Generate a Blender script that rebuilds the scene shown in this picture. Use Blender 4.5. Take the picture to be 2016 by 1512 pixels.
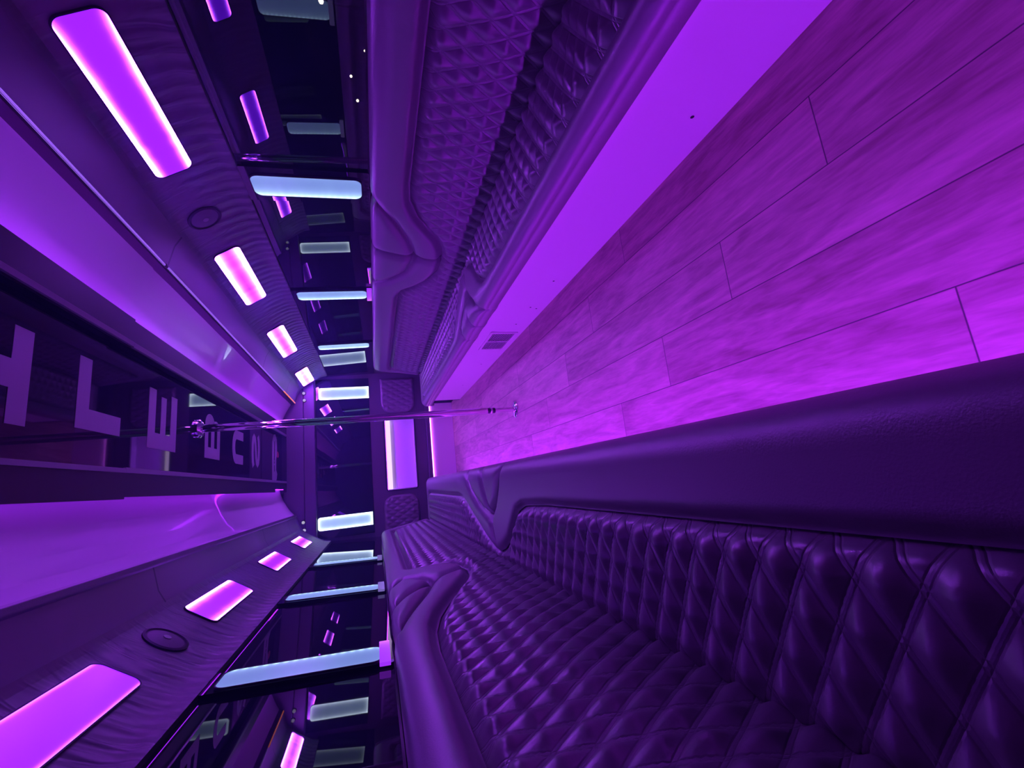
import bpy, bmesh, math, random
import numpy as np
from mathutils import Vector, Matrix
random.seed(4); np.random.seed(4)
for o in list(bpy.data.objects): bpy.data.objects.remove(o)
SC = bpy.context.scene; COL = SC.collection
PI = math.pi

# ------------------------------------------------------------------ camera
F = 880.0                                            # focal length in pixels of the 2016 px frame
d_ = np.array([-268., 207., F]); Yv = d_/np.linalg.norm(d_)
v_ = np.array([2791., -125., F]); v_ = v_ - v_.dot(Yv)*Yv
Zv = -v_/np.linalg.norm(v_); Xv = np.cross(Yv, Zv)
CAM = Vector((-0.465, 0.0, 1.05))
right = Vector((Xv[0], Yv[0], Zv[0])); down = Vector((Xv[1], Yv[1], Zv[1])); fwd = Vector((Xv[2], Yv[2], Zv[2]))
cd = bpy.data.cameras.new('camera'); cam = bpy.data.objects.new('camera', cd); COL.objects.link(cam)
M = Matrix.Identity(4)
for i in range(3):
    M[i][0] = right[i]; M[i][1] = -down[i]; M[i][2] = -fwd[i]; M[i][3] = CAM[i]
cam.matrix_world = M
cd.sensor_fit = 'HORIZONTAL'; cd.sensor_width = 36.0; cd.lens = 36.0*F/2016; cd.clip_start = 0.02; cd.clip_end = 300
SC.camera = cam

# ------------------------------------------------------------------ world, exposure
w = bpy.data.worlds.new('night'); SC.world = w; w.use_nodes = True
w.node_tree.nodes['Background'].inputs[0].default_value = (0.010, 0.012, 0.05, 1)
w.node_tree.nodes['Background'].inputs[1].default_value = 0.12
vs = SC.view_settings
vs.view_transform = 'Standard'; vs.look = 'None'; vs.gamma = 1.0; vs.use_curve_mapping = False; vs.exposure = 0.0

SC.cycles.max_bounces = 7; SC.cycles.diffuse_bounces = 3; SC.cycles.glossy_bounces = 4; SC.cycles.transmission_bounces = 5
SC.cycles.caustics_reflective = False; SC.cycles.caustics_refractive = False
# ------------------------------------------------------------------ light levels of the lamps the bus has
LED = (0.38, 0.018, 1.15)                             # violet LED tape
PANEL = (0.40, 0.016, 2.6)                          # violet acrylic panels
S_COVE_R, S_COVE_L, S_LEFT_SEAT, S_RIGHT_SEAT, S_REAR = 32.0, 6.5, 122.0, 4.0, 60.0

# ------------------------------------------------------------------ materials
def new_mat(name):
    m = bpy.data.materials.new(name); m.use_nodes = True
    nt = m.node_tree; return m, nt, nt.nodes, nt.links, nt.nodes['Principled BSDF']
def plain(name, col, rough=.5, metal=0., ior=1.5, spec=.5, bump=0., bscale=200.):
    m, nt, N, L, b = new_mat(name)
    b.inputs['Base Color'].default_value = (*col, 1); b.inputs['Roughness'].default_value = rough
    b.inputs['Metallic'].default_value = metal; b.inputs['IOR'].default_value = ior
    b.inputs['Specular IOR Level'].default_value = spec
    if bump:
        tc = N.new('ShaderNodeTexCoord'); n = N.new('ShaderNodeTexNoise'); n.inputs['Scale'].default_value = bscale
        n.inputs['Detail'].default_value = 3; bp = N.new('ShaderNodeBump'); bp.inputs['Strength'].default_value = bump
        bp.inputs['Distance'].default_value = .002
        L.new(tc.outputs['Object'], n.inputs['Vector']); L.new(n.outputs['Fac'], bp.inputs['Height'])
        L.new(bp.outputs['Normal'], b.inputs['Normal'])
    return m
def math_node(N, L, op, a, b=None, c=None):
    n = N.new('ShaderNodeMath'); n.operation = op
    for i, x in enumerate((a, b, c)):
        if x is None: continue
        if isinstance(x, (int, float)): n.inputs[i].default_value = x
        else: L.new(x, n.inputs[i])
    return n.outputs[0]

LEATHER = plain('leather', (.21, .20, .22), .40, ior=1.95, bump=.25, bscale=260)
LEATHER_DARK = plain('leather_dark', (.12, .115, .125), .48, spec=.4, bump=.3, bscale=180)
WHITE = plain('white_laminate', (.84, .82, .82), .40, bump=.05, bscale=60)
CHARCOAL = plain('charcoal_paint', (.020, .019, .022), .45, spec=.3)
BLACK_GLOSS = plain('black_gloss', (.003, .003, .005), .03, ior=1.48, spec=.33)
DIM_GLASS = plain('dim_glass', (.003, .003, .006), .015, ior=1.6)
DARK_GLASS = plain('dark_glass', (.003, .003, .006), .015, ior=2.05)
BLACK = plain('black_rubber', (.012, .012, .013), .55)
CHROME = plain('chrome', (.82, .82, .84), .07, metal=1.)
BRUSHED = plain('brushed_metal', (.55, .55, .57), .28, metal=1.)
COVE = plain('gloss_headliner', (.74, .74, .76), .20, ior=1.3)
COVE.node_tree.nodes['Principled BSDF'].inputs['Coat Weight'].default_value = .6
COVE.node_tree.nodes['Principled BSDF'].inputs['Coat Roughness'].default_value = .03
VINYL = plain('letter_vinyl', (.42, .40, .44), .5)
RED = plain('red_vinyl', (.55, .06, .10), .5)
GREY = plain('grey_bead', (.26, .25, .27), .35)

def quilt_mat():
    """leather with the double stitch line of the diamonds (UV in metres: u across, v along)"""
    m, nt, N, L, b = new_mat('quilted_leather')
    b.inputs['Base Color'].default_value = (.20, .19, .21, 1); b.inputs['Roughness'].default_value = .34
    b.inputs['IOR'].default_value = 1.95
    uv = N.new('ShaderNodeUVMap'); sp = N.new('ShaderNodeSeparateXYZ'); L.new(uv.outputs[0], sp.inputs[0])
    mn = lambda *a: math_node(N, L, *a)
    u = mn('MULTIPLY', sp.outputs[0], 1/.132); v = mn('MULTIPLY', sp.outputs[1], 1/.078)
    def line(x):
        f = mn('SUBTRACT', mn('FRACT', x), .5)
        dist = mn('SUBTRACT', .5, mn('ABSOLUTE', f))             # 0 on the seam
        near = mn('ABSOLUTE', mn('SUBTRACT', dist, .062))        # the two rows of stitches
        return mn('SMOOTH_MIN', mn('MULTIPLY', near, 26.0), 1.0, .2)
    h = mn('MINIMUM', line(mn('ADD', v, u)), line(mn('SUBTRACT', v, u)))
    n = N.new('ShaderNodeTexNoise'); n.inputs['Scale'].default_value = 240; L.new(uv.outputs[0], n.inputs['Vector'])
    hh = mn('ADD', h, mn('MULTIPLY', n.outputs['Fac'], .25))
    bp = N.new('ShaderNodeBump'); bp.inputs['Strength'].default_value = .55; bp.inputs['Distance'].default_value = .0022
    L.new(hh, bp.inputs['Height']); L.new(bp.outputs['Normal'], b.inputs['Normal'])
    return m
QUILT = quilt_mat()

def soffit_mat():
    m, nt, N, L, b = new_mat('gathered_vinyl')
    b.inputs['Base Color'].default_value = (.21, .20, .215, 1); b.inputs['Roughness'].default_value = .42
    uv = N.new('ShaderNodeUVMap'); mp = N.new('ShaderNodeMapping'); mp.inputs['Scale'].default_value = (4.5, 16, 1)
    L.new(uv.outputs[0], mp.inputs[0])
    n = N.new('ShaderNodeTexNoise'); n.inputs['Scale'].default_value = 1.0; n.inputs['Detail'].default_value = 2
    n.inputs['Distortion'].default_value = .8; L.new(mp.outputs[0], n.inputs['Vector'])
    sp = N.new('ShaderNodeSeparateXYZ'); L.new(uv.outputs[0], sp.inputs[0])
    mn = lambda *a: math_node(N, L, *a)
    # short pleats along the two edges of the slope, long soft creases in between
    pl = mn('SINE', mn('MULTIPLY', sp.outputs[1], 95.0))
    low = N.new('ShaderNodeMapRange'); low.inputs['From Min'].default_value = .30; low.inputs['From Max'].default_value = .36
    L.new(sp.outputs[0], low.inputs['Value'])
    on = N.new('ShaderNodeMapRange'); on.inputs['From Min'].default_value = .17; on.inputs['From Max'].default_value = .20
    L.new(sp.outputs[0], on.inputs['Value'])
    h = mn('ADD', mn('MULTIPLY', mn('MULTIPLY', n.outputs['Fac'], 1.6), on.outputs[0]), mn('MULTIPLY', mn('MULTIPLY', pl, .28), low.outputs[0]))
    # sewn seams across the flat part of the soffit
    sm = None
    for yy in (.2, 2.33, 4.25, 5.35):
        q = mn('LESS_THAN', mn('ABSOLUTE', mn('SUBTRACT', sp.outputs[1], yy)), .006); sm = q if sm is None else mn('MAXIMUM', sm, q)
    sm = mn('MULTIPLY', sm, mn('LESS_THAN', sp.outputs[0], .175))
    cm = N.new('ShaderNodeMix'); cm.data_type = 'RGBA'; L.new(sm, cm.inputs[0]); cm.inputs[6].default_value = (.15, .145, .155, 1); cm.inputs[7].default_value = (.02, .02, .022, 1)
    L.new(cm.outputs[2], b.inputs['Base Color'])
    bp = N.new('ShaderNodeBump'); bp.inputs['Strength'].default_value = .8; bp.inputs['Distance'].default_value = .012
    L.new(h, bp.inputs['Height']); L.new(bp.outputs['Normal'], b.inputs['Normal'])
    return m
SOFFIT = soffit_mat()

def floor_mat():
    m, nt, N, L, b = new_mat('plank_vinyl')
    geo = N.new('ShaderNodeNewGeometry'); sp = N.new('ShaderNodeSeparateXYZ'); L.new(geo.outputs['Position'], sp.inputs[0])
    mn = lambda *a: math_node(N, L, *a)
    W, LEN = .19, 1.22
    px = mn('MULTIPLY', mn('ADD', sp.outputs[0], 4*W - .36 + .0), 1/W)      # seams at x = .36, .17, -.02, -.21 ...
    row = mn('FLOOR', px)
    py = mn('MULTIPLY', mn('ADD', sp.outputs[1], mn('MULTIPLY', row, .355)), 1/LEN)
    py = mn('SUBTRACT', py, (.66 + 3*.355)/LEN)
    idx = mn('FLOOR', py)
    fx, fy = mn('FRACT', px), mn('FRACT', py)
    ex = mn('MULTIPLY', mn('SUBTRACT', .5, mn('ABSOLUTE', mn('SUBTRACT', fx, .5))), W)
    ey = mn('MULTIPLY', mn('SUBTRACT', .5, mn('ABSOLUTE', mn('SUBTRACT', fy, .5))), LEN)
    e = mn('MINIMUM', ex, ey)
    gap = N.new('ShaderNodeMapRange'); gap.inputs['From Min'].default_value = .0006; gap.inputs['From Max'].default_value = .0022
    L.new(e, gap.inputs['Value'])
    cv = N.new('ShaderNodeCombineXYZ'); L.new(row, cv.inputs[0]); L.new(idx, cv.inputs[1])
    wn = N.new('ShaderNodeTexWhiteNoise'); wn.noise_dimensions = '3D'; L.new(cv.outputs[0], wn.inputs['Vector'])
    gx = mn('ADD', mn('MULTIPLY', sp.outputs[0], 10.0), mn('MULTIPLY', wn.outputs['Value'], 30.0))
    gv = N.new('ShaderNodeCombineXYZ'); L.new(gx, gv.inputs[0]); L.new(mn('MULTIPLY', sp.outputs[1], 1.5), gv.inputs[1])
    L.new(mn('MULTIPLY', row, 7.3), gv.inputs[2])
    g1 = N.new('ShaderNodeTexNoise'); g1.inputs['Scale'].default_value = 1.3; g1.inputs['Detail'].default_value = 6
    g1.inputs['Distortion'].default_value = 1.6; L.new(gv.outputs[0], g1.inputs['Vector'])
    g2 = N.new('ShaderNodeTexNoise'); g2.inputs['Scale'].default_value = 9; g2.inputs['Detail'].default_value = 5
    g2.inputs['Distortion'].default_value = .6; L.new(gv.outputs[0], g2.inputs['Vector'])
    wv = mn('ADD', mn('MULTIPLY', g1.outputs['Fac'], .75), mn('MULTIPLY', g2.outputs['Fac'], .35))
    wv = mn('ADD', wv, mn('MULTIPLY', wn.outputs['Value'], .22))
    cr = N.new('ShaderNodeValToRGB'); L.new(wv, cr.inputs[0])
    cr.color_ramp.elements[0].position = .38; cr.color_ramp.elements[0].color = (.20, .155, .11, 1)
    cr.color_ramp.elements[1].position = .90; cr.color_ramp.elements[1].color = (.62, .52, .40, 1)
    mx = N.new('ShaderNodeMix'); mx.data_type = 'RGBA'; L.new(gap.outputs[0], mx.inputs[0])
    mx.inputs[6].default_value = (.06, .05, .05, 1); L.new(cr.outputs[0], mx.inputs[7])
    L.new(mx.outputs[2], b.inputs['Base Color']); b.inputs['Roughness'].default_value = .42
    bp = N.new('ShaderNodeBump'); bp.inputs['Strength'].default_value = .35; bp.inputs['Distance'].default_value = .002
    L.new(mn('ADD', gap.outputs[0], mn('MULTIPLY', g2.outputs['Fac'], .4)), bp.inputs['Height']); L.new(bp.outputs['Normal'], b.inputs['Normal'])
    return m
FLOOR = floor_mat()

def glass_mat():
    m, nt, N, L, b = new_mat('tinted_glass')
    b.inputs['Base Color'].default_value = (.22, .23, .30, 1); b.inputs['Transmission Weight'].default_value = 1
    b.inputs['Roughness'].default_value = 0.0; b.inputs['IOR'].default_value = 1.85
    return m
GLASS = glass_mat()

def emit(name, col, s):
    m, nt, N, L, b = new_mat(name)
    b.inputs['Base Color'].default_value = (.02, .02, .02, 1)
    b.inputs['Emission Color'].default_value = (*col, 1); b.inputs['Emission Strength'].default_value = s
    return m
def edge_lit(name, col, edge_col, k0, k1, width=.16, base=1.0, ends=0., dots=0., grad=0.):
    """edge-lit acrylic: LED tape behind the long edges u=0 (k0) and u=1 (k1); v runs along the panel"""
    m, nt, N, L, b = new_mat(name)
    b.inputs['Base Color'].default_value = (.05, .05, .05, 1); b.inputs['Roughness'].default_value = .25
    uv = N.new('ShaderNodeUVMap'); sp = N.new('ShaderNodeSeparateXYZ'); L.new(uv.outputs[0], sp.inputs[0])
    mn = lambda *a: math_node(N, L, *a)
    ns = N.new('ShaderNodeTexNoise'); ns.noise_dimensions = '1D'; ns.inputs['Scale'].default_value = 5; L.new(sp.outputs[1], ns.inputs['W'])
    wob = mn('ADD', .7, mn('MULTIPLY', ns.outputs['Fac'], .6))
    def fall(x, wd): return mn('POWER', 2.718, mn('MULTIPLY', mn('DIVIDE', x, mn('MULTIPLY', wob, wd)), -1.0))
    u, v = sp.outputs[0], sp.outputs[1]
    e = mn('ADD', mn('MULTIPLY', fall(u, width), k0), mn('MULTIPLY', fall(mn('SUBTRACT', 1.0, u), width), k1))
    if ends:
        e = mn('ADD', e, mn('MULTIPLY', mn('ADD', fall(v, width*.25), fall(mn('SUBTRACT', 1.0, v), width*.25)), ends))
    if grad: e = mn('MULTIPLY', e, mn('ADD', 1.0 - grad, mn('MULTIPLY', v, 2*grad)))
    if dots:
        dd = mn('MULTIPLY', mn('ADD', mn('SINE', mn('MULTIPLY', v, 2*PI*16)), 1.0), .5)
        src = fall(u, .05) if k0 >= k1 else fall(mn('SUBTRACT', 1.0, u), .05)
        e = mn('ADD', e, mn('MULTIPLY', mn('MULTIPLY', dd, src), dots))
    mixc = N.new('ShaderNodeVectorMath'); mixc.operation = 'SCALE'; mixc.inputs[0].default_value = edge_col; L.new(e, mixc.inputs[3])
    ad = N.new('ShaderNodeVectorMath'); ad.operation = 'ADD'; L.new(mixc.outputs[0], ad.inputs[0])
    ad.inputs[1].default_value = tuple(c*base for c in col)
    L.new(ad.outputs[0], b.inputs['Emission Color']); b.inputs['Emission Strength'].default_value = 1.0
    return m

# ------------------------------------------------------------------ mesh helpers
def link(name, verts, faces, mat, parent=None, smooth=False, uvs=None, auto=None):
    me = bpy.data.meshes.new(name); me.from_pydata([tuple(map(float, p)) for p in verts], [], [tuple(map(int, f)) for f in faces])
    if uvs is not None:
        lay = me.uv_layers.new(name='UVMap'); ids = np.empty(len(me.loops), int); me.loops.foreach_get('vertex_index', ids)
        lay.data.foreach_set('uv', np.asarray(uvs, float)[ids].ravel())
    me.materials.append(mat)
    if smooth: me.polygons.foreach_set('use_smooth', [True]*len(me.polygons))
    me.update()
    o = bpy.data.objects.new(name, me); COL.objects.link(o)
    if parent is not None:
        o.parent = parent; o.matrix_parent_inverse = Matrix.Translation(-Vector(parent.location))
    return o
def tag(o, label=None, cat=None, group=None, kind=None):
    if label: o['label'] = label
    if cat: o['category'] = cat
    if group: o['group'] = group
    if kind: o['kind'] = kind
    return o
def thing(name, label, cat, loc, group=None):
    o = bpy.data.objects.new(name, None); o.empty_display_size = .05; COL.objects.link(o); o.location = loc
    return tag(o, label, cat, group)
def struct(name, label, verts, faces, mat, **k):
    return tag(link(name, verts, faces, mat, **k), label, None, None, 'structure')
class MB:
    def __init__(s): s.v = []; s.f = []
    def box(s, x0, x1, y0, y1, z0, z1):
        n = len(s.v)
        s.v += [(x, y, z) for z in (z0, z1) for y in (y0, y1) for x in (x0, x1)]
        s.f += [tuple(n+i for i in q) for q in ((0, 2, 3, 1), (4, 5, 7, 6), (0, 1, 5, 4), (2, 6, 7, 3), (0, 4, 6, 2), (1, 3, 7, 5))]
        return s
    def prism(s, prof, y0, y1):
        """closed profile of (x, z) swept along y"""
        n = len(s.v); k = len(prof)
        s.v += [(x, y0, z) for x, z in prof] + [(x, y1, z) for x, z in prof]
        s.f += [tuple(n+i for i in range(k)), tuple(n+k+i for i in reversed(range(k)))]
        s.f += [(n+i, n+k+i, n+k+(i+1) % k, n+(i+1) % k) for i in range(k)]
        return s
    def lathe(s, prof, cx, cy, seg=32, axis='z', base=0):
        n = len(s.v); k = len(prof)
        for r, z in prof:
            for j in range(seg):
                a = 2*PI*j/seg; s.v.append((cx+r*math.cos(a), cy+r*math.sin(a), z))
        for i in range(k-1):
            for j in range(seg):
                s.f.append((n+i*seg+j, n+i*seg+(j+1) % seg, n+(i+1)*seg+(j+1) % seg, n+(i+1)*seg+j))
        s.f.append(tuple(n+j for j in reversed(range(seg)))); s.f.append(tuple(n+(k-1)*seg+j for j in range(seg)))
        return s
    def build(s, name, mat, parent=None, smooth=False):
        o = link(name, s.v, s.f, mat, parent, smooth); b = bmesh.new(); b.from_mesh(o.data)
        bmesh.ops.recalc_face_normals(b, faces=b.faces); b.to_mesh(o.data); b.free(); return o
def shade_auto(o, ang=35):
    m = o.modifiers.new('edge', 'EDGE_SPLIT'); m.split_angle = math.radians(ang); return o
def bevel(o, wdt, seg=2):
    m = o.modifiers.new('bevel', 'BEVEL'); m.width = wdt; m.segments = seg; m.limit_method = 'ANGLE'; return o
def rrect(w, h, r, seg=7, sides=(1, 1, 1, 1)):
    pts = []
    for ci, (cx, cy, a0) in enumerate(((w/2-r, h/2-r, 0), (-w/2+r, h/2-r, 90), (-w/2+r, -h/2+r, 180), (w/2-r, -h/2+r, 270))):
        if sides[ci]:
            for j in range(seg+1):
                a = math.radians(a0+90*j/seg); pts.append((cx+r*math.cos(a), cy+r*math.sin(a)))
        else:
            pts.append((cx+(r if a0 in (0, 270) else -r), cy+(r if a0 in (0, 90) else -r)))
    return pts
def panel(name, mat, parent, org, ax, ay, nrm, w, h, r, t, sides=(1, 1, 1, 1)):
    """rounded slab; u runs along ax (width w), v along ay (length h)"""
    org, ax, ay, nrm = map(Vector, (org, ax, ay, nrm)); pts = rrect(w, h, r, sides=sides); k = len(pts)
    v = [org+ax*a+ay*b+nrm*t for a, b in pts] + [org+ax*a+ay*b for a, b in pts]
    uv = [(a/w+.5, b/h+.5) for a, b in pts]*2
    flip = ax.cross(ay).dot(nrm) < 0
    f = [tuple(range(k)), tuple(reversed(range(k, 2*k)))] + [(i, k+i, k+(i+1) % k, (i+1) % k) for i in range(k)]
    if flip: f = [tuple(reversed(q)) for q in f]
    return link(name, v, f, mat, parent, uvs=uv)
def ring(name, mat, parent, org, ax, ay, nrm, w, h, r, b, t, sides=(1, 1, 1, 1)):
    """bezel round a rounded slab"""
    org, ax, ay, nrm = map(Vector, (org, ax, ay, nrm))
    pi_, po = rrect(w, h, r, sides=sides), rrect(w+2*b, h+2*b, r+b, sides=sides); k = len(pi_)
    P = lambda q, z: [org+ax*a+ay*c+nrm*z for a, c in q]
    v = P(pi_, t)+P(po, t)+P(pi_, 0)+P(po, 0); f = []
    for i in range(k):
        j = (i+1) % k
        f += [(i, k+i, k+j, j), (k+i, 3*k+i, 3*k+j, k+j), (2*k+i, i, j, 2*k+j), (3*k+i, 2*k+i, 2*k+j, 3*k+j)]
    if ax.cross(ay).dot(nrm) < 0: f = [tuple(reversed(q)) for q in f]
    return link(name, v, f, mat, parent)

Y0, Y1 = -1.25, 6.10
# ------------------------------------------------------------------ floor
m = MB().box(-.60, .60, Y0, Y1, -.04, 0)
tag(m.build('floor', FLOOR), 'grey wood-look plank floor of the bus aisle under violet light', None, None, 'structure')

# ------------------------------------------------------------------ ceiling: gloss headliner coves beside the dropped centre panel
prof = [(-.664, 1.957), (-.655, 1.975), (-.62, 2.008), (-.56, 2.047), (-.48, 2.088), (-.40, 2.116), (-.33, 2.126), (.33, 2.126), (.40, 2.116), (.48, 2.088), (.56, 2.052), (.61, 2.024), (.640, 2.006), (.652, 1.998)]
ys = [Y0, 2.31, 2.312, 5.55, 5.552, Y1-.16]
V, Fc = [], []
for (xa, xb) in ((0, 1),):
    def sub(p, n=4):
        out = []
        for i in range(len(p)-1):
            for j in range(n): t = j/n; out.append((p[i][0]*(1-t)+p[i+1][0]*t, p[i][1]*(1-t)+p[i+1][1]*t))
        return out+[p[-1]]
    pp = prof; k = len(pp)
    for i, y in enumerate(ys):
        lift = 0 if i < 2 else (.004 if i < 4 else 0)
        V += [(x, y, z+lift) for x, z in pp]
    for i in range(len(ys)-1):
        for j in range(k-1): Fc.append((i*k+j, i*k+j+1, (i+1)*k+j+1, (i+1)*k+j))
    n = len(V)                                         # roof skin above, closes the headliner
    V += [(-.664, Y0, 2.16), (.664, Y0, 2.16), (.664, Y1, 2.16), (-.664, Y1, 2.16)]; Fc.append((n, n+1, n+2, n+3))
struct('ceiling', 'pale glossy headliner glowing violet on both sides of the black centre panel', V, Fc, COVE, smooth=True)

# soffits: sloping vinyl between headliner and windows
SP = [(.664, 1.953), (.69, 1.946), (.78, 1.925), (.835, 1.894), (.858, 1.868), (.873, 1.849), (.950, 1.729), (.972, 1.690), (.990, 1.655), (.999, 1.625), (1.001, 1.60), (1.006, 1.582)]
def soffit(s, name, label):
    ln = np.r_[0, np.cumsum([math.dist(SP[i], SP[i+1]) for i in range(len(SP)-1)])]
    ysf = np.linspace(Y0, Y1-.14, 60); V, U = [], []
    for y in ysf:
        for (h, z), l in zip(SP, ln): V.append((s*h, y, z)); U.append((l, y))
    k = len(SP); n0 = len(V); Fq = []
    for i in range(len(ysf)-1):
        for j in range(k-1):
            q = (i*k+j, i*k+j+1, (i+1)*k+j+1, (i+1)*k+j); Fq.append(q if s > 0 else tuple(reversed(q)))
    V += [(s*1.08, ysf[0], 1.582), (s*1.08, ysf[-1], 1.582), (s*1.08, ysf[0], 2.16), (s*1.08, ysf[-1], 2.16), (s*.67, ysf[0], 2.16), (s*.67, ysf[-1], 2.16)]
    U += [(0, 0)]*6; e = len(ysf)-1
    Fq += [(k-1, n0, n0+1, e*k+k-1), (n0, n0+2, n0+3, n0+1), (n0+2, n0+4, n0+5, n0+3), tuple(range(0, k))+(n0, n0+2, n0+4), tuple(e*k+j for j in range(k))+(n0+1, n0+3, n0+5)]
    return struct(name, label, V, Fq, SOFFIT, smooth=True, uvs=U)
soffit(1, 'trim_1', 'dark gathered vinyl soffit above the windows, upper side of the photo')
soffit(-1, 'trim_2', 'dark gathered vinyl soffit above the windows, lower side of the photo')

# ------------------------------------------------------------------ walls, windows
PIL_R = [(2.05, 2.20), (3.36, 3.51), (4.67, 4.82)]
PIL_L = [(1.72, 1.87), (2.86, 3.01), (4.05, 4.20)]
def wallx(z): return 1.04-(z-1.05)*.045            # windows lean in
for s, name, side in ((1, 'wall_right', 'upper'), (-1, 'wall_left', 'lower')):
    m = MB().prism([(s*1.05, 0), (s*1.05, 1.02), (s*1.10, 1.02), (s*1.10, 0)], Y0, Y1)
    tag(m.build(name, LEATHER_DARK), 'dark side wall behind the bench along the %s side of the photo' % side, None, None, 'structure')
def glx(z): return 1.044-(z-1.05)*.042
wn = 1
for s, pil in ((1, PIL_R), (-1, PIL_L)):
    edges = [Y0]+[(a+b)/2 for a, b in pil]+[Y1-.02]
    side = 'upper' if s > 0 else 'lower'
    for i in range(len(edges)-1):
        a, b = edges[i]+.002, edges[i+1]-.002
        t = .006
        prof = [(s*glx(1.0), 1.005), (s*glx(1.60), 1.60), (s*(glx(1.60)+t), 1.60), (s*(glx(1.0)+t), 1.005)]
        m = MB().prism(prof, a, b)
        if s < 0: m.f = [tuple(reversed(q)) for q in m.f]
        where = ['nearest the camera', 'second from the camera', 'third from the camera', 'farthest from the camera'][i]
        tag(m.build('window_%d' % wn, GLASS if wn == 1 else DARK_GLASS if s > 0 else DIM_GLASS), 'dark tinted bus window on the %s side of the photo, %s' % (side, where), None, None, 'structure'); wn += 1

# pillar panels with white light bars
def pillar(s, ys, label, mat, tagmat=None, pw=.17):
    a, b = ys; yc = (a+b)/2; zb, zt = 1.055, 1.548; zc = (zb+zt)/2
    org = Vector((s*wallx(zc), yc, zc))
    up = Vector((-s*.045, 0, 1)).normalized(); along = Vector((0, 1, 0)); nrm = Vector((-s, 0, -.045)).normalized()
    root = thing('pillar_light', label, 'light', (s*wallx(1.02), yc, 1.02), 'white light bars on the window pillars')
    panel('pillar_panel', DARK_GLASS if s > 0 else DIM_GLASS, root, org-nrm*.002, along, up, nrm, pw, .57, .012, .0095)
    panel('diffuser', mat, root, org+nrm*.0082, along, up, nrm, b-a, zt-zb, .035, .006)
    ring('frame', CHARCOAL, root, org+nrm*.0082, along, up, nrm, b-a, zt-zb, .035, .004, .0075)
    if tagmat is not None:
        zq = 1.034 if s > 0 else 1.045
        panel('lower_lens', tagmat, root, (s*wallx(zq)-s*.008, yc, zq), along, up, nrm, .22, .036, .004, .012)
    return root
ICE, ICE_E = (.155, .25, .66), (.55, .85, 1.0)
def bar_mat(n, **k): return edge_lit(n, ICE, ICE_E, **k)
B_R1 = bar_mat('ice_panel_a', k0=.12, k1=1.6, width=.16, base=1.1, dots=.6)
B_R2 = bar_mat('ice_panel_b', k0=.25, k1=1.8, width=.2, base=1.15, dots=1.2)
B_R3 = bar_mat('ice_panel_c', k0=.6, k1=2.0, width=.25, base=1.3, dots=1.2)
B_L = bar_mat('ice_panel_d', k0=.1, k1=.55, width=.12, base=.95, dots=1.2)
VIO_TAG = edge_lit('violet_lens', (.35, .03, 1.0), (1, .3, 1), 0, .5)
PALE_TAG = edge_lit('lavender_lens', (.16, .12, .42), (1, 1, 1), 0, 0)
pillar(1, PIL_R[0], 'widest white light bar on the window pillars of the upper side, nearest the camera', B_R1, None, .25)
pillar(1, PIL_R[1], 'white light bar with violet foot lens on the upper side, second from the camera', B_R2, VIO_TAG)
pillar(1, PIL_R[2], 'thin white light bar on the upper side, third from the camera, nearest the rear wall', B_R3)
pillar(-1, PIL_L[0], 'longest white light bar on the lower side, violet lens at its foot', B_L, VIO_TAG)
pillar(-1, PIL_L[1], 'thin dotted white light bar on the lower side, second from the camera', bar_mat('ice_panel_e', k0=.1, k1=.6, width=.2, base=1.1, dots=1.5), PALE_TAG)
pillar(-1, PIL_L[2], 'thin dotted white light bar on the lower side, nearest the rear wall', bar_mat('ice_panel_f', k0=.1, k1=.7, width=.25, base=1.1, dots=1.5), PALE_TAG)

# ------------------------------------------------------------------ violet light panels in the soffits
A0, A1 = Vector((.873, 0, 1.849)), Vector((.950, 0, 1.729))
PINK = (.80, .11, 2.4)
def soffit_light(s, y0, y1, label, k0, k1, base, width, grad=0.):
    a = (A1-A0).normalized(); ax = Vector((s*a.x, 0, a.z)); nrm = Vector((-s*abs(a.z), 0, -a.x)).normalized()
    c = (A0+A1)/2; org = Vector((s*c.x, (y0+y1)/2, c.z)); w = (A1-A0).length
    root = thing('ceiling_light', label, 'light', org+Vector((s*.012, 0, .01)), 'violet light panels in the soffits')
    mat = edge_lit('violet_panel', PANEL, PINK, k0, k1, width=width, base=base, ends=.04, grad=grad)
    panel('diffuser', mat, root, org-nrm*.002, ax, Vector((0, 1, 0)), nrm, w, y1-y0, .03, .008)
    ring('frame', CHARCOAL, root, org-nrm*.002, ax, Vector((0, 1, 0)), nrm, w, y1-y0, .03, .004, .0095)
    return root
LR = [(1.27, 1.94), (2.60, 3.30), (3.88, 4.62), (5.25, 5.90)]
LL = [(1.05, 1.73), (2.36, 3.0), (3.63, 4.2), (4.9, 5.45)]
W4 = ['largest and nearest', 'second from the camera', 'third from the camera', 'smallest and farthest']
KR = [(130, 120, 1.0, .037, .97), (85., 90., 1.5, .085, 0), (85, 90, 1.8, .10, 0), (90, 90, 2.2, .14, 0)]
KL = [(5, 5, .95, .022, 0), (60, 26, 1.1, .048, 0), (60, 30, 1.15, .055, 0), (50, 34, 1.2, .078, 0)]
for i in range(4):
    k0, k1, b, wd, g = KR[i]
    soffit_light(1, *LR[i], 'violet light panel in the soffit of the upper side, %s' % W4[i], k0, k1, b, wd, g)
for i in range(4):
    k0, k1, b, wd, g = KL[i]
    soffit_light(-1, *LL[i], 'violet light panel in the soffit of the lower side, %s' % W4[i], k0, k1, b, wd, g)

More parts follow.
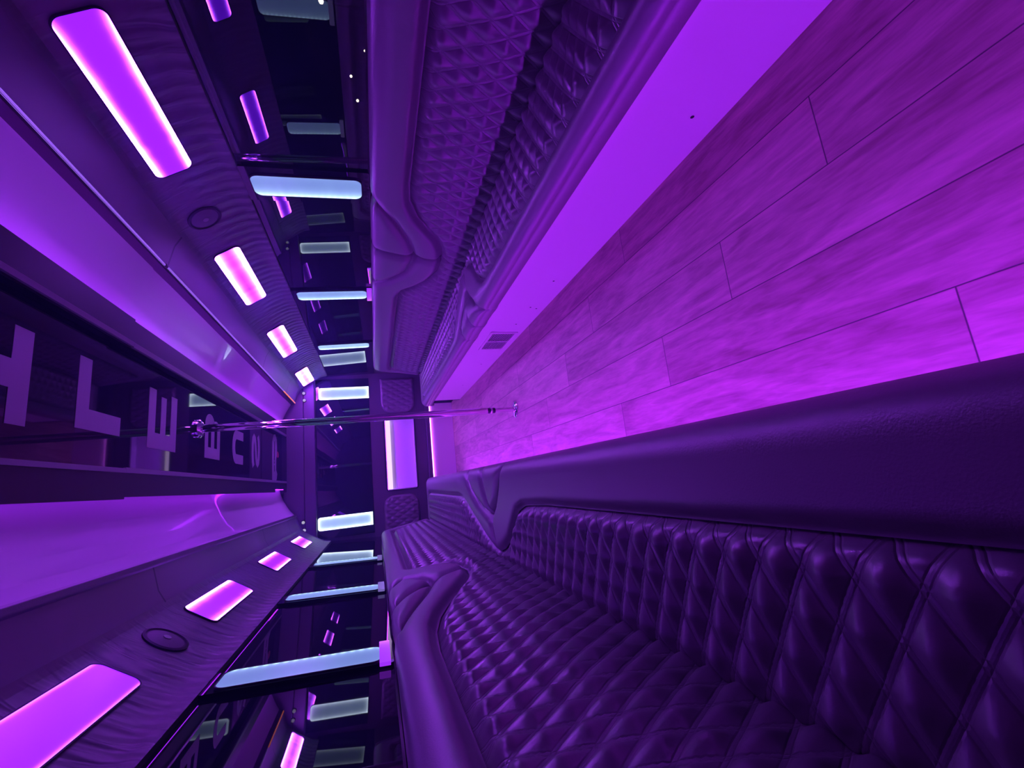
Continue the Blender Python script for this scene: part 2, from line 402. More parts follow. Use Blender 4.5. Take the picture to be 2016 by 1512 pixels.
# round speakers let into the soffits
def speaker(s, y, label):
    a = (A1-A0).normalized(); nrm = Vector((-s*abs(a.z), 0, -a.x)).normalized(); ax = Vector((s*a.x, 0, a.z)); ay = Vector((0, 1, 0))
    c = (A0+A1)/2; org = Vector((s*c.x, y, c.z))
    root = thing('speaker', label, 'speaker', org, 'speakers in the soffits')
    def disc(name, mat, prof, seg=40):
        V, Fq = [], []
        for r, t in prof:
            for j in range(seg): q = 2*PI*j/seg; V.append(org+ax*(r*math.cos(q))+ay*(r*math.sin(q))+nrm*t)
        for i in range(len(prof)-1):
            for j in range(seg): Fq.append((i*seg+j, i*seg+(j+1) % seg, (i+1)*seg+(j+1) % seg, (i+1)*seg+j))
        Fq.append(tuple((len(prof)-1)*seg+j for j in range(seg)))
        return shade_auto(link(name, V, Fq, mat, root, smooth=True))
    disc('rim', BLACK, [(.078, -.002), (.078, .006), (.070, .009), (.066, .005)])
    disc('grille', LEATHER_DARK, [(.066, .004), (.045, .009), (.02, .011)])
    disc('badge', GREY, [(.014, .010), (.013, .0135)], 20)
speaker(1, 2.28, 'round dark speaker between the violet panels in the soffit of the upper side')
speaker(-1, 2.04, 'round dark speaker between the violet panels in the soffit of the lower side')

# glowing LED rail on the upper cove edge, padded trim on the lower
tag(MB().prism([(.652, 1.999), (.655, 2.002), (.668, 1.966), (.690, 1.950), (.664, 1.957), (.660, 1.962)], Y0, 5.95).build('trim_8', BLACK), 'dark channel between headliner and glowing rail, upper side of the photo', None, None, 'structure')
def rod(cx, cz, r, y0, y1, n=12): return [(cx+r*math.cos(2*PI*i/n), cz+r*math.sin(2*PI*i/n)) for i in range(n)]
lr = thing('light_rail', 'thin glowing lavender rail along the headliner edge on the upper side', 'light', (.671, 2.3, 1.953))
RAIL = emit('rail_glow', (.29, .11, .85), .9)
MB().prism(rod(.671, 1.9545, .0058, 0, 0), Y0, 2.31).build('tube', RAIL, lr, True)
MB().prism(rod(.671, 1.9515, .0058, 0, 0), 2.325, 5.2).build('tube', RAIL, lr, True)
MB().prism(rod(.671, 1.953, .009, 0, 0), 2.308, 2.327).build('joint', BLACK, lr)
MB().prism(rod(.671, 1.9515, .006, 0, 0), 5.203, 5.93).build('end_tube', emit('amber_strip', (1.0, .20, .06), 1.3), lr, True)['label'] = 'orange glowing end'
m = MB().prism([(-.655, 1.952), (-.668, 1.962), (-.690, 1.951), (-.676, 1.940)], Y0, 5.9)
tag(bevel(m.build('trim_4', LEATHER_DARK), .004), 'dark padded trim along the headliner edge, lower side of the photo', None, None, 'structure')

# ------------------------------------------------------------------ dropped black centre panel with letters
cp = thing('ceiling_panel', 'long black glossy ceiling panel with stacked pale letters and charcoal frame', 'panel', (0, 2.5, 2.10))
MB().box(-.30, .30, Y0, 5.93, 2.100, 2.112).build('mirror_panel', BLACK_GLOSS, cp)
for s in (1, -1):
    m = MB()
    for (a, b, e) in ((Y0, 2.30, .395), (2.30, 5.30, .386), (5.30, 5.93, .35 if s < 0 else .386)):
        m.prism([(s*.287, 2.052), (s*e, 2.050), (s*e, 2.064), (s*.302, 2.068), (s*.302, 2.0995), (s*.287, 2.0995)], a, b)
    if s < 0: m.f = [tuple(reversed(q)) for q in m.f]
    m.build('frame', CHARCOAL, cp)
    m = MB()
    for (a, b, e) in ((Y0, 2.30, 0), (2.30, 5.93, .004)):
        m.prism([(s*(.268-e), 2.050), (s*(.287-e*.2), 2.046), (s*(.287-e*.2), 2.062), (s*(.268-e), 2.060)], a, b)
    if s < 0: m.f = [tuple(reversed(q)) for q in m.f]
    m.build('bead', GREY, cp)
    t = MB().box(s*.357-.003, s*.357+.003, Y0, 5.9, 2.080, 2.092)
    t.build('led_strip', emit('cove_led', LED, S_COVE_R if s > 0 else S_COVE_L), cp)
MB().box(-.39, .39, 5.93, 5.945, 2.050, 2.112).build('end_cap', CHARCOAL, cp)
def letter(polys, name='letter', mat=None):
    """flat vinyl shapes on the panel; polys in metres (x, y), each one quad strip or n-gon"""
    V, Fq = [], []
    for p in polys:
        ar = sum(p[i][0]*p[(i+1) % len(p)][1]-p[(i+1) % len(p)][0]*p[i][1] for i in range(len(p)))
        if ar > 0: p = p[::-1]                         # face down
        n = len(V); k = len(p)
        V += [(x, y, 2.0985) for x, y in p]+[(x, y, 2.0998) for x, y in p]
        Fq += [tuple(n+i for i in range(k)), tuple(n+k+i for i in reversed(range(k)))] + [(n+i, n+k+i, n+k+(i+1) % k, n+(i+1) % k) for i in range(k)]
    return link(name, V, Fq, mat or VINYL, cp)
def R_(x0, x1, y0, y1): return [(x0, y0), (x1, y0), (x1, y1), (x0, y1)]
def arc(cx, cy, rx, ry, rix, riy, a0, a1, n=12):
    out = []
    A = [math.radians(a0+(a1-a0)*i/n) for i in range(n+1)]
    for i in range(n):
        out.append([(cx+rx*math.cos(A[i]), cy+ry*math.sin(A[i])), (cx+rx*math.cos(A[i+1]), cy+ry*math.sin(A[i+1])), (cx+rix*math.cos(A[i+1]), cy+riy*math.sin(A[i+1])), (cx+rix*math.cos(A[i]), cy+riy*math.sin(A[i]))])
    return out
letter([R_(-.155, .155, 1.70, 1.785), R_(-.045, .045, 1.45, 1.70)])                                   # T
letter([R_(-.125, .152, 2.03, 2.108), R_(-.125, -.045, 2.108, 2.34)])                                 # L
letter([R_(-.150, -.070, 2.59, 2.92), R_(-.070, .150, 2.59, 2.665), R_(-.070, .125, 2.725, 2.785), R_(-.070, .150, 2.845, 2.92)])   # E
letter([R_(-.148, -.075, 3.37, 3.67), R_(-.075, .075, 3.37, 3.43), R_(-.075, .045, 3.49, 3.55), R_(-.075, .045, 3.61, 3.67)]
       + arc(.075, 3.46, .075, .09, .005, .03, -90, 90) + arc(.045, 3.58, .07, .09, .005, .03, -90, 90))    # B
letter([R_(-.150, -.075, 4.06, 4.27), R_(.045, .115, 4.06, 4.27)] + arc(-.0175, 4.07, .1325, .10, .0575, .03, 180, 360))    # U
def stroke(pts, wd):
    """constant-width band along a polyline as quads"""
    P = [Vector((a, b)) for a, b in pts]; L, R = [], []
    for i, p in enumerate(P):
        t = (P[min(i+1, len(P)-1)]-P[max(i-1, 0)]).normalized(); nn = Vector((-t.y, t.x))*wd/2
        L.append(p+nn); R.append(p-nn)
    return [[tuple(L[i]), tuple(L[i+1]), tuple(R[i+1]), tuple(R[i])] for i in range(len(P)-1)]
letter(stroke([(-.145, 4.615), (-.10, 4.590), (-.03, 4.582), (.05, 4.585), (.10, 4.602), (.122, 4.632), (.108, 4.662), (.06, 4.682), (-.06, 4.712), (-.105, 4.732), (-.120, 4.762), (-.10, 4.792), (-.05, 4.808), (.03, 4.812), (.10, 4.802), (.145, 4.778)], .066))    # S
emb = [(-.27, 5.40), (.16, 5.40), (.24, 5.46), (.255, 5.56), (.20, 5.64), (.04, 5.66), (-.02, 5.60), (-.14, 5.60), (-.18, 5.66), (-.24, 5.63), (-.30, 5.52)]
letter([emb], 'emblem')
letter([[(a, b) for a, b in q] for q in (R_(-.04, .17, 5.49, 5.525), R_(-.075, -.05, 5.49, 5.525), R_(-.16, -.09, 5.49, 5.525))], 'emblem_lettering', CHARCOAL)
for ob in cp.children:
    if ob.name.startswith('emblem_lettering'):
        for vv in ob.data.vertices: vv.co.z -= .0008
rd = [(.035+.035*math.cos(a), 5.69+.06*math.sin(a)) for a in np.linspace(0, 2*PI, 24, endpoint=False)]
letter([rd], 'emblem_dot', RED)

# ------------------------------------------------------------------ benches
def seg_dist(P, Q, line):
    """distance in the plane of points (P, Q) to a polyline"""
    best = np.full(P.shape, 9.0)
    for (a, b), (c, d) in zip(line[:-1], line[1:]):
        dx, dy = c-a, d-b; t = np.clip(((P-a)*dx+(Q-b)*dy)/(dx*dx+dy*dy+1e-12), 0, 1)
        best = np.minimum(best, np.hypot(P-a-t*dx, Q-b-t*dy))
    return best
def grid(name, P, mat, parent, uv=None, flip=False):
    ny, nu = P.shape[:2]; idx = np.arange(ny*nu).reshape(ny, nu)
    a, b, c, d = idx[:-1, :-1].ravel(), idx[:-1, 1:].ravel(), idx[1:, 1:].ravel(), idx[1:, :-1].ravel()
    Fq = np.stack([a, b, c, d] if not flip else [d, c, b, a], 1)
    me = bpy.data.meshes.new(name); nv, nf = ny*nu, len(Fq)
    me.vertices.add(nv); me.vertices.foreach_set('co', P.reshape(-1).astype(np.float32))
    me.loops.add(nf*4); me.loops.foreach_set('vertex_index', Fq.reshape(-1).astype(np.int32))
    me.polygons.add(nf); me.polygons.foreach_set('loop_start', np.arange(0, nf*4, 4, dtype=np.int32))
    me.polygons.foreach_set('use_smooth', np.ones(nf, bool))
    if uv is not None:
        lay = me.uv_layers.new(name='UVMap'); lay.data.foreach_set('uv', uv.reshape(-1, 2)[Fq.reshape(-1)].astype(np.float32).ravel())
    me.update(calc_edges=True); me.validate(); me.materials.append(mat)
    o = bpy.data.objects.new(name, me); COL.objects.link(o); o.parent = parent
    o.matrix_parent_inverse = Matrix.Translation(-Vector(parent.location)); return o
def puff(y, u):
    a, b = y/.078+u/.132, y/.078-u/.132
    d = lambda q: np.clip((np.abs(np.mod(q+.5, 1)-.5)*2-.10)/.90, 0, 1)     # 0 in the stitched channel, 1 mid-diamond
    fa, fb = d(a), d(b); pyr = np.minimum(fa, fb); rnd = np.power(np.sin(PI/2*fa)*np.sin(PI/2*fb), .7)
    return .62*pyr+.38*rnd
def bench(s, y0, y1, nose, sb, bb, seat_seams, back_seams, label, end=None, kick=0):
    """s side, sb = seat quilt front edge [(y, |x|)], bb = back quilt top edge [(y, z)]"""
    root = thing('bench_seat', label, 'bench', (s*.75, (y0+y1)/2, 0), 'quilted leather benches along both sides')
    fine = [np.arange(max(y0, .15), min(y1, 3.3), .008), np.arange(max(y0, 3.3), y1, .012), np.arange(y0, min(y1, .15), .04), [y1]]
    ys = np.unique(np.concatenate(fine).round(5)); JX, JZ = .890, .452
    # --- seat: smooth front bolster
    xb = np.interp(ys, [p[0] for p in sb], [p[1] for p in sb])
    n = nose
    pf = [(n+.052, .348), (n+.024, .348), (n+.014, .336), (n+.003, .344), (n-.004, .370), (n-.004, .392), (n-.001, .396), (n-.005, .402), (n-.005, .422), (n+.003, .441), (n+.020, .457), (n+.045, .467), (n+.07, .470)]
    pfx, pfz = np.array([p[0] for p in pf]), np.array([p[1] for p in pf])
    nu = 46; tt = np.linspace(0, 1, nu)[1:]
    X = np.concatenate([np.repeat(pfx[None], len(ys), 0), (n+.07)+(xb[:, None]-n-.07)*tt[None]], 1)
    Zb = np.concatenate([np.repeat(pfz[None], len(ys), 0), np.full((len(ys), nu-1), .470)], 1)
    Yg = np.repeat(ys[:, None], X.shape[1], 1)
    bl = list(zip([p[1] for p in sb], [p[0] for p in sb]))
    dist = seg_dist(X, Yg, bl)
    Zb -= np.where(X > n+.02, .022*np.exp(-(dist/.020)**2), 0)
    for ln in seat_seams:
        dq = seg_dist(X, Yg, ln); top = np.clip((Zb-.40)/.05, .25, 1)
        Zb -= top*(.022*np.exp(-(dq/.007)**2)+.019*np.exp(-(dq/.032)**2)); X += np.where(X < n+.02, .007*np.exp(-(dq/.009)**2), 0)
    if end: Zb -= .03*np.exp(-((Yg-y1)/.02)**2)
    grid('seat_bolster', np.stack([s*X, Yg, Zb], -1), LEATHER, root, flip=s < 0)
    # --- seat: quilted field
    nq = 44; t = np.linspace(0, 1, nq); JF = JX+.03
    X = xb[:, None]+(JF-xb[:, None])*t[None]; Yg = np.repeat(ys[:, None], nq, 1)
    fade = np.clip((JF-X)/.08, 0, 1); dist = seg_dist(X, Yg, bl)
    Zq = .455-.022*np.exp(-(dist/.016)**2)+.018*puff(Yg, X-.643)*np.clip(dist/.04, .06, 1)-.035*(1-fade)**1.5
    Zq += .008*np.exp(-((X-.66)/.12)**2)
    Zq -= .02*np.exp(-((Yg-(y1 if not end else y0))/.014)**2)
    grid('quilted_seat', np.stack([s*X, Yg, Zq], -1), QUILT, root, uv=np.stack([X-.643, Yg], -1), flip=s < 0)
    # --- back: quilted field, leaning
    def bx(z): return JX+(z-.45)*.145                    # face of the back at height z
    zb = np.interp(ys, [p[0] for p in bb], [p[1] for p in bb]); bl = list(zip([p[1] for p in bb], [p[0] for p in bb]))
    Zg = .425+(zb[:, None]-.425)*t[None]; Yg = np.repeat(ys[:, None], nq, 1); dist = seg_dist(Zg, Yg, bl)
    out = .006-.024*np.exp(-(dist/.018)**2)+.019*puff(Yg, Zg-.72)*np.clip(dist/.04, .06, 1)
    out -= .02*np.exp(-((Yg-(y1 if not end else y0))/.014)**2); out += .012*np.exp(-((Zg-.62)/.12)**2)
    Xq = bx(Zg)-out
    grid('quilted_back', np.stack([s*Xq, Yg, Zg], -1), QUILT, root, uv=np.stack([Zg-.72, Yg], -1), flip=s < 0)
    # --- back: smooth top bolster
    nb = 40; t2 = np.linspace(0, 1, nb); top = .985
    Zg = zb[:, None]+(top-zb[:, None])*t2[None]; Yg = np.repeat(ys[:, None], nb, 1); dist = seg_dist(Zg, Yg, bl)
    out = .030-.040*np.exp(-(dist/.024)**2)-.012*np.clip((Zg-.93)/.055, 0, 1)**2
    cap_x = np.array([.006, .016, .034, .060, .085]); cap_z = np.array([.010, .019, .026, .028, .026])
    Xq = bx(Zg)-out
    Xc = Xq[:, -1:]+cap_x[None]; Zc = Zg[:, -1:]+cap_z[None]
    Xq = np.concatenate([Xq, np.minimum(Xc, 1.036)], 1); Zg = np.concatenate([Zg, np.repeat(Zc[:1], len(ys), 0)], 1)
    Yg = np.repeat(ys[:, None], Xq.shape[1], 1)
    for ln in back_seams:
        dq = seg_dist(np.minimum(Zg, 1.0), Yg, ln); g = .022*np.exp(-(dq/.007)**2)+.019*np.exp(-(dq/.032)**2)
        wz = np.clip((Zg-.98)/.03, 0, 1); Xq += g*(1-wz); Zg -= g*wz*.9
    if end:
        g = .035*np.exp(-((Yg-y1)/.022)**2); Xq += g
    Xq = np.minimum(Xq, 1.036)
    grid('back_bolster', np.stack([s*Xq, Yg, Zg], -1), LEATHER, root, flip=s < 0)
    # --- body below and behind the cushions, its end closed
    pr = [(n+.060, .350), (n+.06, .43), (.86, .405), (.915, .43), (.965, .80), (1.00, .98), (1.036, .985), (1.043, .350), (n+.060, .349)]
    m = MB().prism([(s*x, z) for x, z in pr], y0+.001, y1-.004)
    if s < 0: m.f = [tuple(reversed(q)) for q in m.f]
    m.build('body', LEATHER_DARK, root)
    if end:
        pe = [(n+.05, .352), (n+.014, .337), (n, .35), (n-.002, .42), (n+.02, .448), (.865, .44), (.885, .47), (.925, .86), (.945, .985), (.985, 1.008), (1.036, 1.008), (1.036, .352)]
        m = MB().prism([(s*x, z) for x, z in pe], y1-.010, y1+.004)
        if s < 0: m.f = [tuple(reversed(q)) for q in m.f]
        bevel(m.build('end_panel', LEATHER, root), .003)
    return root
EY_R, EY_L = 5.55, 5.62
sbR = [(-1.3, .552), (2.02, .552), (2.14, .565), (2.24, .62), (2.34, .74), (2.46, .82), (2.58, .845)]
sbR2 = [(2.58, .845), (2.68, .83), (2.80, .755), (2.95, .63), (3.04, .57), (3.15, .552), (5.34, .552), (5.40, .57), (5.43, .90), (5.6, .90)]
bbR = [(-1.3, .83), (1.95, .83), (2.07, .82), (2.20, .77), (2.36, .65), (2.47, .605), (2.60, .59)]
bbR2 = [(2.60, .59), (2.76, .595), (2.90, .64), (3.02, .715), (3.13, .80), (3.25, .83), (5.36, .83), (5.42, .80), (5.45, .45), (5.6, .45)]
ssR = [[(.42, 2.30), (.55, 2.42), (.66, 2.56)], [(.42, 2.98), (.56, 2.80), (.66, 2.60)], [(.42, 2.64), (.66, 2.58), (.85, 2.58)]]
bsR = [[(1.0, 2.12), (.90, 2.25), (.80, 2.44), (.755, 2.62)], [(1.0, 3.07), (.90, 2.98), (.80, 2.83), (.755, 2.62)], [(1.02, 2.60), (.755, 2.62), (.58, 2.60)]]
sbL = [(-1.3, .590), (1.60, .590), (1.86, .60), (1.96, .625), (2.04, .69), (2.12, .76), (2.24, .815), (2.39, .855)]
sbL2 = [(2.39, .855), (2.60, .80), (2.86, .715), (3.12, .63), (3.26, .588), (3.4, .575), (5.36, .565), (5.42, .58), (5.45, .90), (5.7, .90)]
bbL = [(-1.3, .885), (1.50, .885), (1.68, .872), (1.82, .84), (1.96, .785), (2.12, .70), (2.26, .64), (2.39, .618)]
bbL2 = [(2.39, .618), (2.52, .63), (2.64, .67), (2.72, .76), (2.77, .86), (2.82, .885), (5.40, .885), (5.45, .84), (5.48, .45), (5.7, .45)]
ssL = [[(.39, 2.18), (.50, 2.24), (.60, 2.33), (.675, 2.45)], [(.39, 3.12), (.52, 2.96), (.61, 2.76), (.68, 2.47)], [(.39, 2.66), (.55, 2.56), (.675, 2.46), (.86, 2.39)]]
bsL = [[(1.0, 1.78), (.94, 1.94), (.86, 2.14), (.805, 2.33)], [(1.0, 2.52), (.94, 2.57), (.87, 2.52), (.805, 2.36)], [(1.02, 2.12), (.90, 2.26), (.805, 2.36), (.61, 2.39)]]
bench(1, Y0, 2.59, .475, sbR, bbR, ssR, bsR, 'quilted dark leather bench section on the upper side, near half before the V seam')
bench(1, 2.59, EY_R, .475, sbR2, bbR2, ssR, bsR, 'quilted dark leather bench section on the upper side, far half reaching the rear wall', end=1)
bench(-1, Y0, 2.39, .405, sbL, bbL, ssL, bsL, 'quilted dark leather bench section on the lower side, near half in the foreground')
bench(-1, 2.39, EY_L, .405, sbL2, bbL2, ssL, bsL, 'quilted dark leather bench section on the lower side, far half beyond the V seam', end=1)

# white kick panels below the benches
for s, n, x, lab in ((1, 'baseboard_right', .521, 'white kick panel below the upper bench, glowing violet'), (-1, 'baseboard_left', .452, 'white kick panel below the lower bench, hidden by its overhang')):
    m = MB().box(min(s*x, s*(x+.012)), max(s*x, s*(x+.012)), Y0, 5.46, 0, .3465)
    tag(m.build(n, WHITE), lab, None, None, 'structure')
m = MB().box(.517, .540, 5.461, 5.468, 0, .3465); tag(m.build('trim_5', BLACK), 'dark edge strip closing the end of the white kick panel', None, None, 'structure')
# LED tape under both bench noses
o = MB().box(.500, .507, Y0, 5.45, .3390, .3445).build('led_strip', emit('seat_led_upper', LED, S_RIGHT_SEAT)); tag(o, 'violet LED tape under the nose of the upper bench', 'light', 'LED tapes under the benches')
o = MB().box(-.4495, -.4405, Y0, 5.45, .3255, .3335).build('led_strip', emit('seat_led_lower', LED, S_LEFT_SEAT)); tag(o, 'violet LED tape under the nose of the lower bench', 'light', 'LED tapes under the benches')
# floor register in the kick panel
vg = thing('vent_grille', 'white louvred vent grille set in the kick panel of the upper bench', 'vent', (.521, 3.09, .12))
vx0, vx1 = .5135, .5205
m = MB()
for q in ((2.88, 3.30, .215, .235), (2.88, 3.30, .035, .055), (2.88, 2.905, .055, .215), (3.275, 3.30, .055, .215), (3.082, 3.098, .055, .215)): m.box(vx0, vx1, *q)
bevel(m.build('frame', WHITE, vg), .002)
MB().box(.5196, .5209, 2.90, 3.28, .05, .22).build('backing', BLACK, vg)
for k in range(12):
    z = .062+k*.0128
    m = MB()
    for a, b in ((2.906, 3.081), (3.099, 3.274)): m.box(.5150, .5195, a, b, z, z+.0022)
    m.build('louvre', WHITE, vg)
bo = bpy.data.objects['baseboard_right']
for y, z in ((.92, .10), (2.05, .095), (2.42, .10), (2.44, .055), (2.72, .10), (3.75, .11), (4.62, .115)):
    V = [(.5202-(.0015 if r < .004 else 0), y+r*math.cos(q), z+r*math.sin(q)) for r in (.006, .003) for q in np.linspace(0, 2*PI, 12, endpoint=False)]
    link('screw', V, [(q, (q+1) % 12, 12+(q+1) % 12, 12+q) for q in range(12)]+[tuple(range(12, 24))], BLACK, bo)
# ------------------------------------------------------------------ dance pole
PX, PY = .021, 3.242
po = thing('dance_pole', 'chrome dance pole standing from the plank floor to the black ceiling panel', 'pole', (PX, PY, 0))
shade_auto(MB().lathe([(.064, 0), (.064, .006), (.058, .010), (.022, .012), (.018, .016)], PX, PY, 40).build('base_plate', CHROME, po, True))
for k in range(4):
    a = PI/4+k*PI/2; MB().lathe([(.006, .010), (.006, .013), (.003, .0145)], PX+.045*math.cos(a), PY+.045*math.sin(a), 12).build('screw', BRUSHED, po)
shade_auto(MB().lathe([(.0175, .014), (.0175, .165)], PX, PY, 32).build('lower_tube', CHROME, po, True))
shade_auto(MB().lathe([(.019, .165), (.021, .168), (.021, .182), (.019, .186)], PX, PY, 32).build('collar', BLACK, po, True))
shade_auto(MB().lathe([(.0225, .1865), (.0235, .189), (.0235, .199), (.0225, .2015)], PX, PY, 32).build('ring', CHROME, po, True))
shade_auto(MB().lathe([(.019, .202), (.021, .204), (.021, .220), (.019, .223)], PX, PY, 32).build('collar', BLACK, po, True))
shade_auto(MB().lathe([(.0225, .2235), (.0240, .226), (.0240, 2.078)], PX, PY, 48).build('shaft', CHROME, po, True))
shade_auto(MB().lathe([(.026, 2.066), (.050, 2.078), (.058, 2.086), (.058, 2.098)], PX, PY, 40).build('ceiling_flange', CHROME, po, True))

# ------------------------------------------------------------------ rear wall
W = MB()
NX0, NX1, NZ0, NZ1 = -.50, .425, .525, .910          # lit niche
yb = Y1
W.box(-1.08, 1.08, yb+.12, yb+.16, -.04, 2.16)
W.box(-1.08, NX0, yb, yb+.12, .32, 1.08); W.box(NX1, 1.08, yb, yb+.12, .32, 1.08)
W.box(NX0, NX1, yb, yb+.12, NZ1, 1.08); W.box(NX0, NX1, yb, yb+.12, .32, NZ0)
W.box(-1.08, 1.08, yb+.04, yb+.12, 1.08, 2.16)
tag(W.build('wall_rear', LEATHER_DARK), 'dark leather-covered rear wall of the bus at the end of the aisle', None, None, 'structure')
W = MB().box(-1.10, 1.10, Y0-.06, Y0, -.04, 2.16)
tag(W.build('wall_front', LEATHER_DARK), 'dark wall closing the bus behind the camera', None, None, 'structure')
bevel(tag(MB().box(-.76, 1.0, yb-.055, yb+.03, .318, .372).build('trim_6', LEATHER_DARK), 'dark padded ledge across the rear wall above the lit step', None, None, 'structure'), .012, 3)
tag(MB().box(-.60, .60, yb+.002, yb+.012, 0, .318).build('baseboard_rear', WHITE), 'white step riser at the foot of the rear wall, glowing violet', None, None, 'structure')
o = MB().box(-.58, .58, yb-.012, yb+.001, .302, .3165).build('led_strip', edge_lit('step_led', (6.0, .9, 12.0), (1, 1, 1), 0, 0, base=1.5)); tag(o, 'bright pink-white LED tape under the ledge of the rear wall', 'light')
# niche
ni = thing('lit_niche', 'bright violet lit niche in the middle of the rear wall above the step', 'niche', ((NX0+NX1)/2, yb, NZ0))
MB().box(NX0, NX1, yb+.112, yb+.1195, NZ0, NZ1).build('back_panel', WHITE, ni)
m = MB(); m.box(NX0+.0005, NX0+.010, yb+.001, yb+.112, NZ0, NZ1); m.box(NX1-.010, NX1-.0005, yb+.001, yb+.112, NZ0, NZ1); m.box(NX0+.010, NX1-.010, yb+.001, yb+.112, NZ0+.0005, NZ0+.010); m.box(NX0+.010, NX1-.010, yb+.001, yb+.112, NZ1-.010, NZ1-.0005)
m.build('side_lining', WHITE, ni)
ring('frame', CHARCOAL, ni, ((NX0+NX1)/2, yb-.001, (NZ0+NZ1)/2), (1, 0, 0), (0, 0, 1), (0, -1, 0), NX1-NX0, NZ1-NZ0, .03, .014, .010)
MB().box(NX0+.012, NX1-.012, yb+.075, yb+.111, NZ1-.075, NZ1-.012).build('overexposure_bar', edge_lit('niche_overexposure', (1.15, .85, 1.5), (1, 1, 1), 0, 0, base=.95), ni)  # glowing bar added for the overexposed white next to the LED strip
MB().box(NX0+.012, NX1-.012, yb+.03, yb+.045, NZ1-.018, NZ1-.012).build('led_strip', emit('niche_led', (.20, .008, 1.0), S_REAR), ni)
# black glass band and white bars
o = MB().box(-.99, .99, yb-.004, yb+.038, 1.085, 1.735).build('window_9', DARK_GLASS); bevel(o, .004); tag(o, 'black glossy glass band across the rear wall reflecting the bus', None, None, 'structure')
ICE_R = edge_lit('ice_rear', (.30, .46, .86), (1.0, 1.2, 1.6), 2.2, 2.2, width=.10, base=1.1, ends=1.6)
def rear_bar(x0, x1, z0, z1, label):
    root = thing('wall_light', label, 'light', ((x0+x1)/2, yb-.004, z0), 'white light bars on the rear wall')
    org = ((x0+x1)/2, yb-.0045, (z0+z1)/2)
    panel('diffuser', ICE_R, root, org, (1, 0, 0), (0, 0, 1), (0, -1, 0), x1-x0, z1-z0, .03, .008, (1, 1, 0, 0))
    ring('frame', CHARCOAL, root, org, (1, 0, 0), (0, 0, 1), (0, -1, 0), x1-x0, z1-z0, .03, .004, .0095, (1, 1, 0, 0))
rear_bar(.720, .875, 1.087, 1.70, 'white light bar on the rear wall beside the upper bench')
rear_bar(-.890, -.735, 1.10, 1.735, 'white light bar on the rear wall beside the lower bench')
# bulkhead above
bh = MB()
bh.box(-.995, .995, yb-.10, yb+.038, 1.742, 1.868)
bh.box(-.995, .995, yb-.104, yb+.038, 1.871, 2.10)
tag(bevel(bh.build('trim_7', LEATHER_DARK), .010, 3), 'dark padded bulkhead above the rear wall glass', None, None, 'structure')
SPOT = emit('spot_lens', (.75, .72, 1.0), .55)
for x, z, lab in ((.80, 1.86, 'small pale lens on the bulkhead beside the upper soffit, outer one'), (.71, 1.855, 'small pale lens on the bulkhead beside the upper soffit, inner one'), (-.76, 1.885, 'small pale lens on the bulkhead beside the lower soffit, inner one'), (-.85, 1.875, 'small pale lens on the bulkhead beside the lower soffit, outer one')):
    root = thing('spotlight', lab, 'light', (x, yb-.104, z), 'small lenses on the bulkhead')
    yy = yb-.104
    V, Fq = [], []
    for r, dy in ((.026, .004), (.026, -.004), (.018, -.006)):
        for j in range(24): a = 2*PI*j/24; V.append((x+r*math.cos(a), yy+dy, z+r*math.sin(a)))
    for i in range(2):
        for j in range(24): Fq.append((i*24+j, i*24+(j+1) % 24, (i+1)*24+(j+1) % 24, (i+1)*24+j))
    link('bezel', V, Fq, CHARCOAL, root)
    V = [(x+.019*math.cos(2*PI*j/24), yy-.0055, z+.019*math.sin(2*PI*j/24)) for j in range(24)]+[(x, yy-.012, z)]
    link('lens', V, [(j, (j+1) % 24, 24) for j in range(24)], SPOT, root, True)
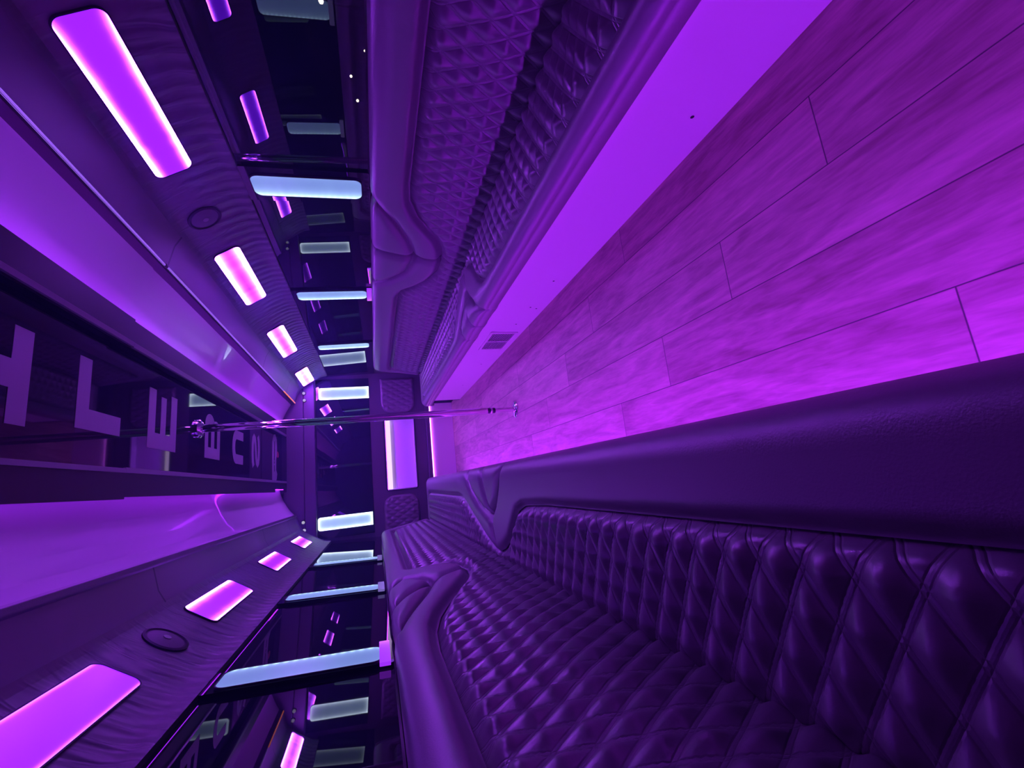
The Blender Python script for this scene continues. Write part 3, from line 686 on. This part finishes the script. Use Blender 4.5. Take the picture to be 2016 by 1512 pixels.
# quilted pads each side of the niche
def pad(x0, x1, z0, z1, label, inner):
    nx, nz = 60, 50; xs, zs = np.linspace(x0, x1, nx), np.linspace(z0, z1, nz)
    Xg, Zg = np.meshgrid(xs, zs); c = .09; e = np.minimum(np.minimum(Xg-x0, x1-Xg), np.minimum(Zg-z0, z1-Zg))
    cx = x0+.16 if inner < 0 else x1-.16
    Yg = yb-.012-.020*np.clip(e/.03, 0, 1)**.5-.010*puff(Xg, Zg)*np.clip(e/.03, 0, 1)
    edge = e <= 1e-9; Yg[edge] = yb+.002
    P = np.stack([Xg, Yg, Zg], -1)
    # round the corners on the niche side
    r = .13
    for ix in range(nz):
        for jx in range(nx):
            x, z = P[ix, jx, 0], P[ix, jx, 2]
            dx = (x0+r-x) if inner < 0 else (x-(x1-r)); dz = max(z0+r-z, z-(z1-r))
            if dx > 0 and dz > 0:
                m_ = max(dx, dz); q = m_/math.hypot(dx, dz)
                nxp = dx*q; nzp = dz*q
                P[ix, jx, 0] = (x0+r-nxp) if inner < 0 else (x1-r+nxp)
                P[ix, jx, 2] = (z0+r-nzp) if z < (z0+z1)/2 else (z1-r+nzp)
    root = thing('quilted_pad', label, 'pad', ((x0+x1)/2, yb, z0), 'quilted pads on the rear wall')
    grid('cover', P, QUILT, root, uv=np.stack([Xg, Zg], -1))
pad(.50, .97, .50, .94, 'dark diamond-quilted pad on the rear wall behind the upper bench end', -1)
pad(-1.0, -.565, .52, .96, 'dark diamond-quilted pad on the rear wall behind the lower bench end', 1)

# ------------------------------------------------------------------ street lamps seen through the glass at night
def ray(px, py):
    q = right*(px-1008)+down*(py-756)+fwd*F; return q.normalized()
LAMP = emit('lamp_glow', (1.0, .82, .55), 9.0)
for i, (px, py, dist, r, lab) in enumerate(((718, 100, 24, .04, 'warm street lamp outside the upper window, lowest of the small dots'), (691, 150, 22, .05, 'warm street lamp outside the upper window, middle dot'), (704, 198, 25, .06, 'warm street lamp outside the upper window, dot closest to the near light bar'), (632, 2, 20, .08, 'warm street lamp outside the upper window at the edge of the photo'))):
    p = CAM+ray(px, py)*dist
    root = thing('street_lamp', lab, 'lamp', (p.x, p.y, -1.0), 'street lamps outside')
    m = MB(); m.lathe([(r*.2, p.z-r), (r, p.z-r*.5), (r, p.z+r*.5), (r*.2, p.z+r)], p.x, p.y, 12); m.build('lamp_head', LAMP, root)
    m = MB(); m.lathe([(.06, -1.0), (.04, p.z-r)], p.x, p.y, 10); m.build('post', BLACK, root)

# ------------------------------------------------------------------ faint scatter volume added to stand in for lens bloom
hz = bpy.data.materials.new('bloom_scatter'); hz.use_nodes = True; nt = hz.node_tree; nt.nodes.clear()
vo = nt.nodes.new('ShaderNodeVolumeScatter'); vo.inputs['Density'].default_value = .032; vo.inputs['Color'].default_value = (.34, .42, 1, 1); vo.inputs['Anisotropy'].default_value = .35
oo = nt.nodes.new('ShaderNodeOutputMaterial'); nt.links.new(vo.outputs[0], oo.inputs['Volume'])
tag(MB().box(-1.2, 1.2, Y0-.2, Y1+.3, -.2, 2.3).build('bloom_volume', hz), 'thin violet scatter volume added in the cabin for lens bloom', 'bloom_volume', None, 'stuff')
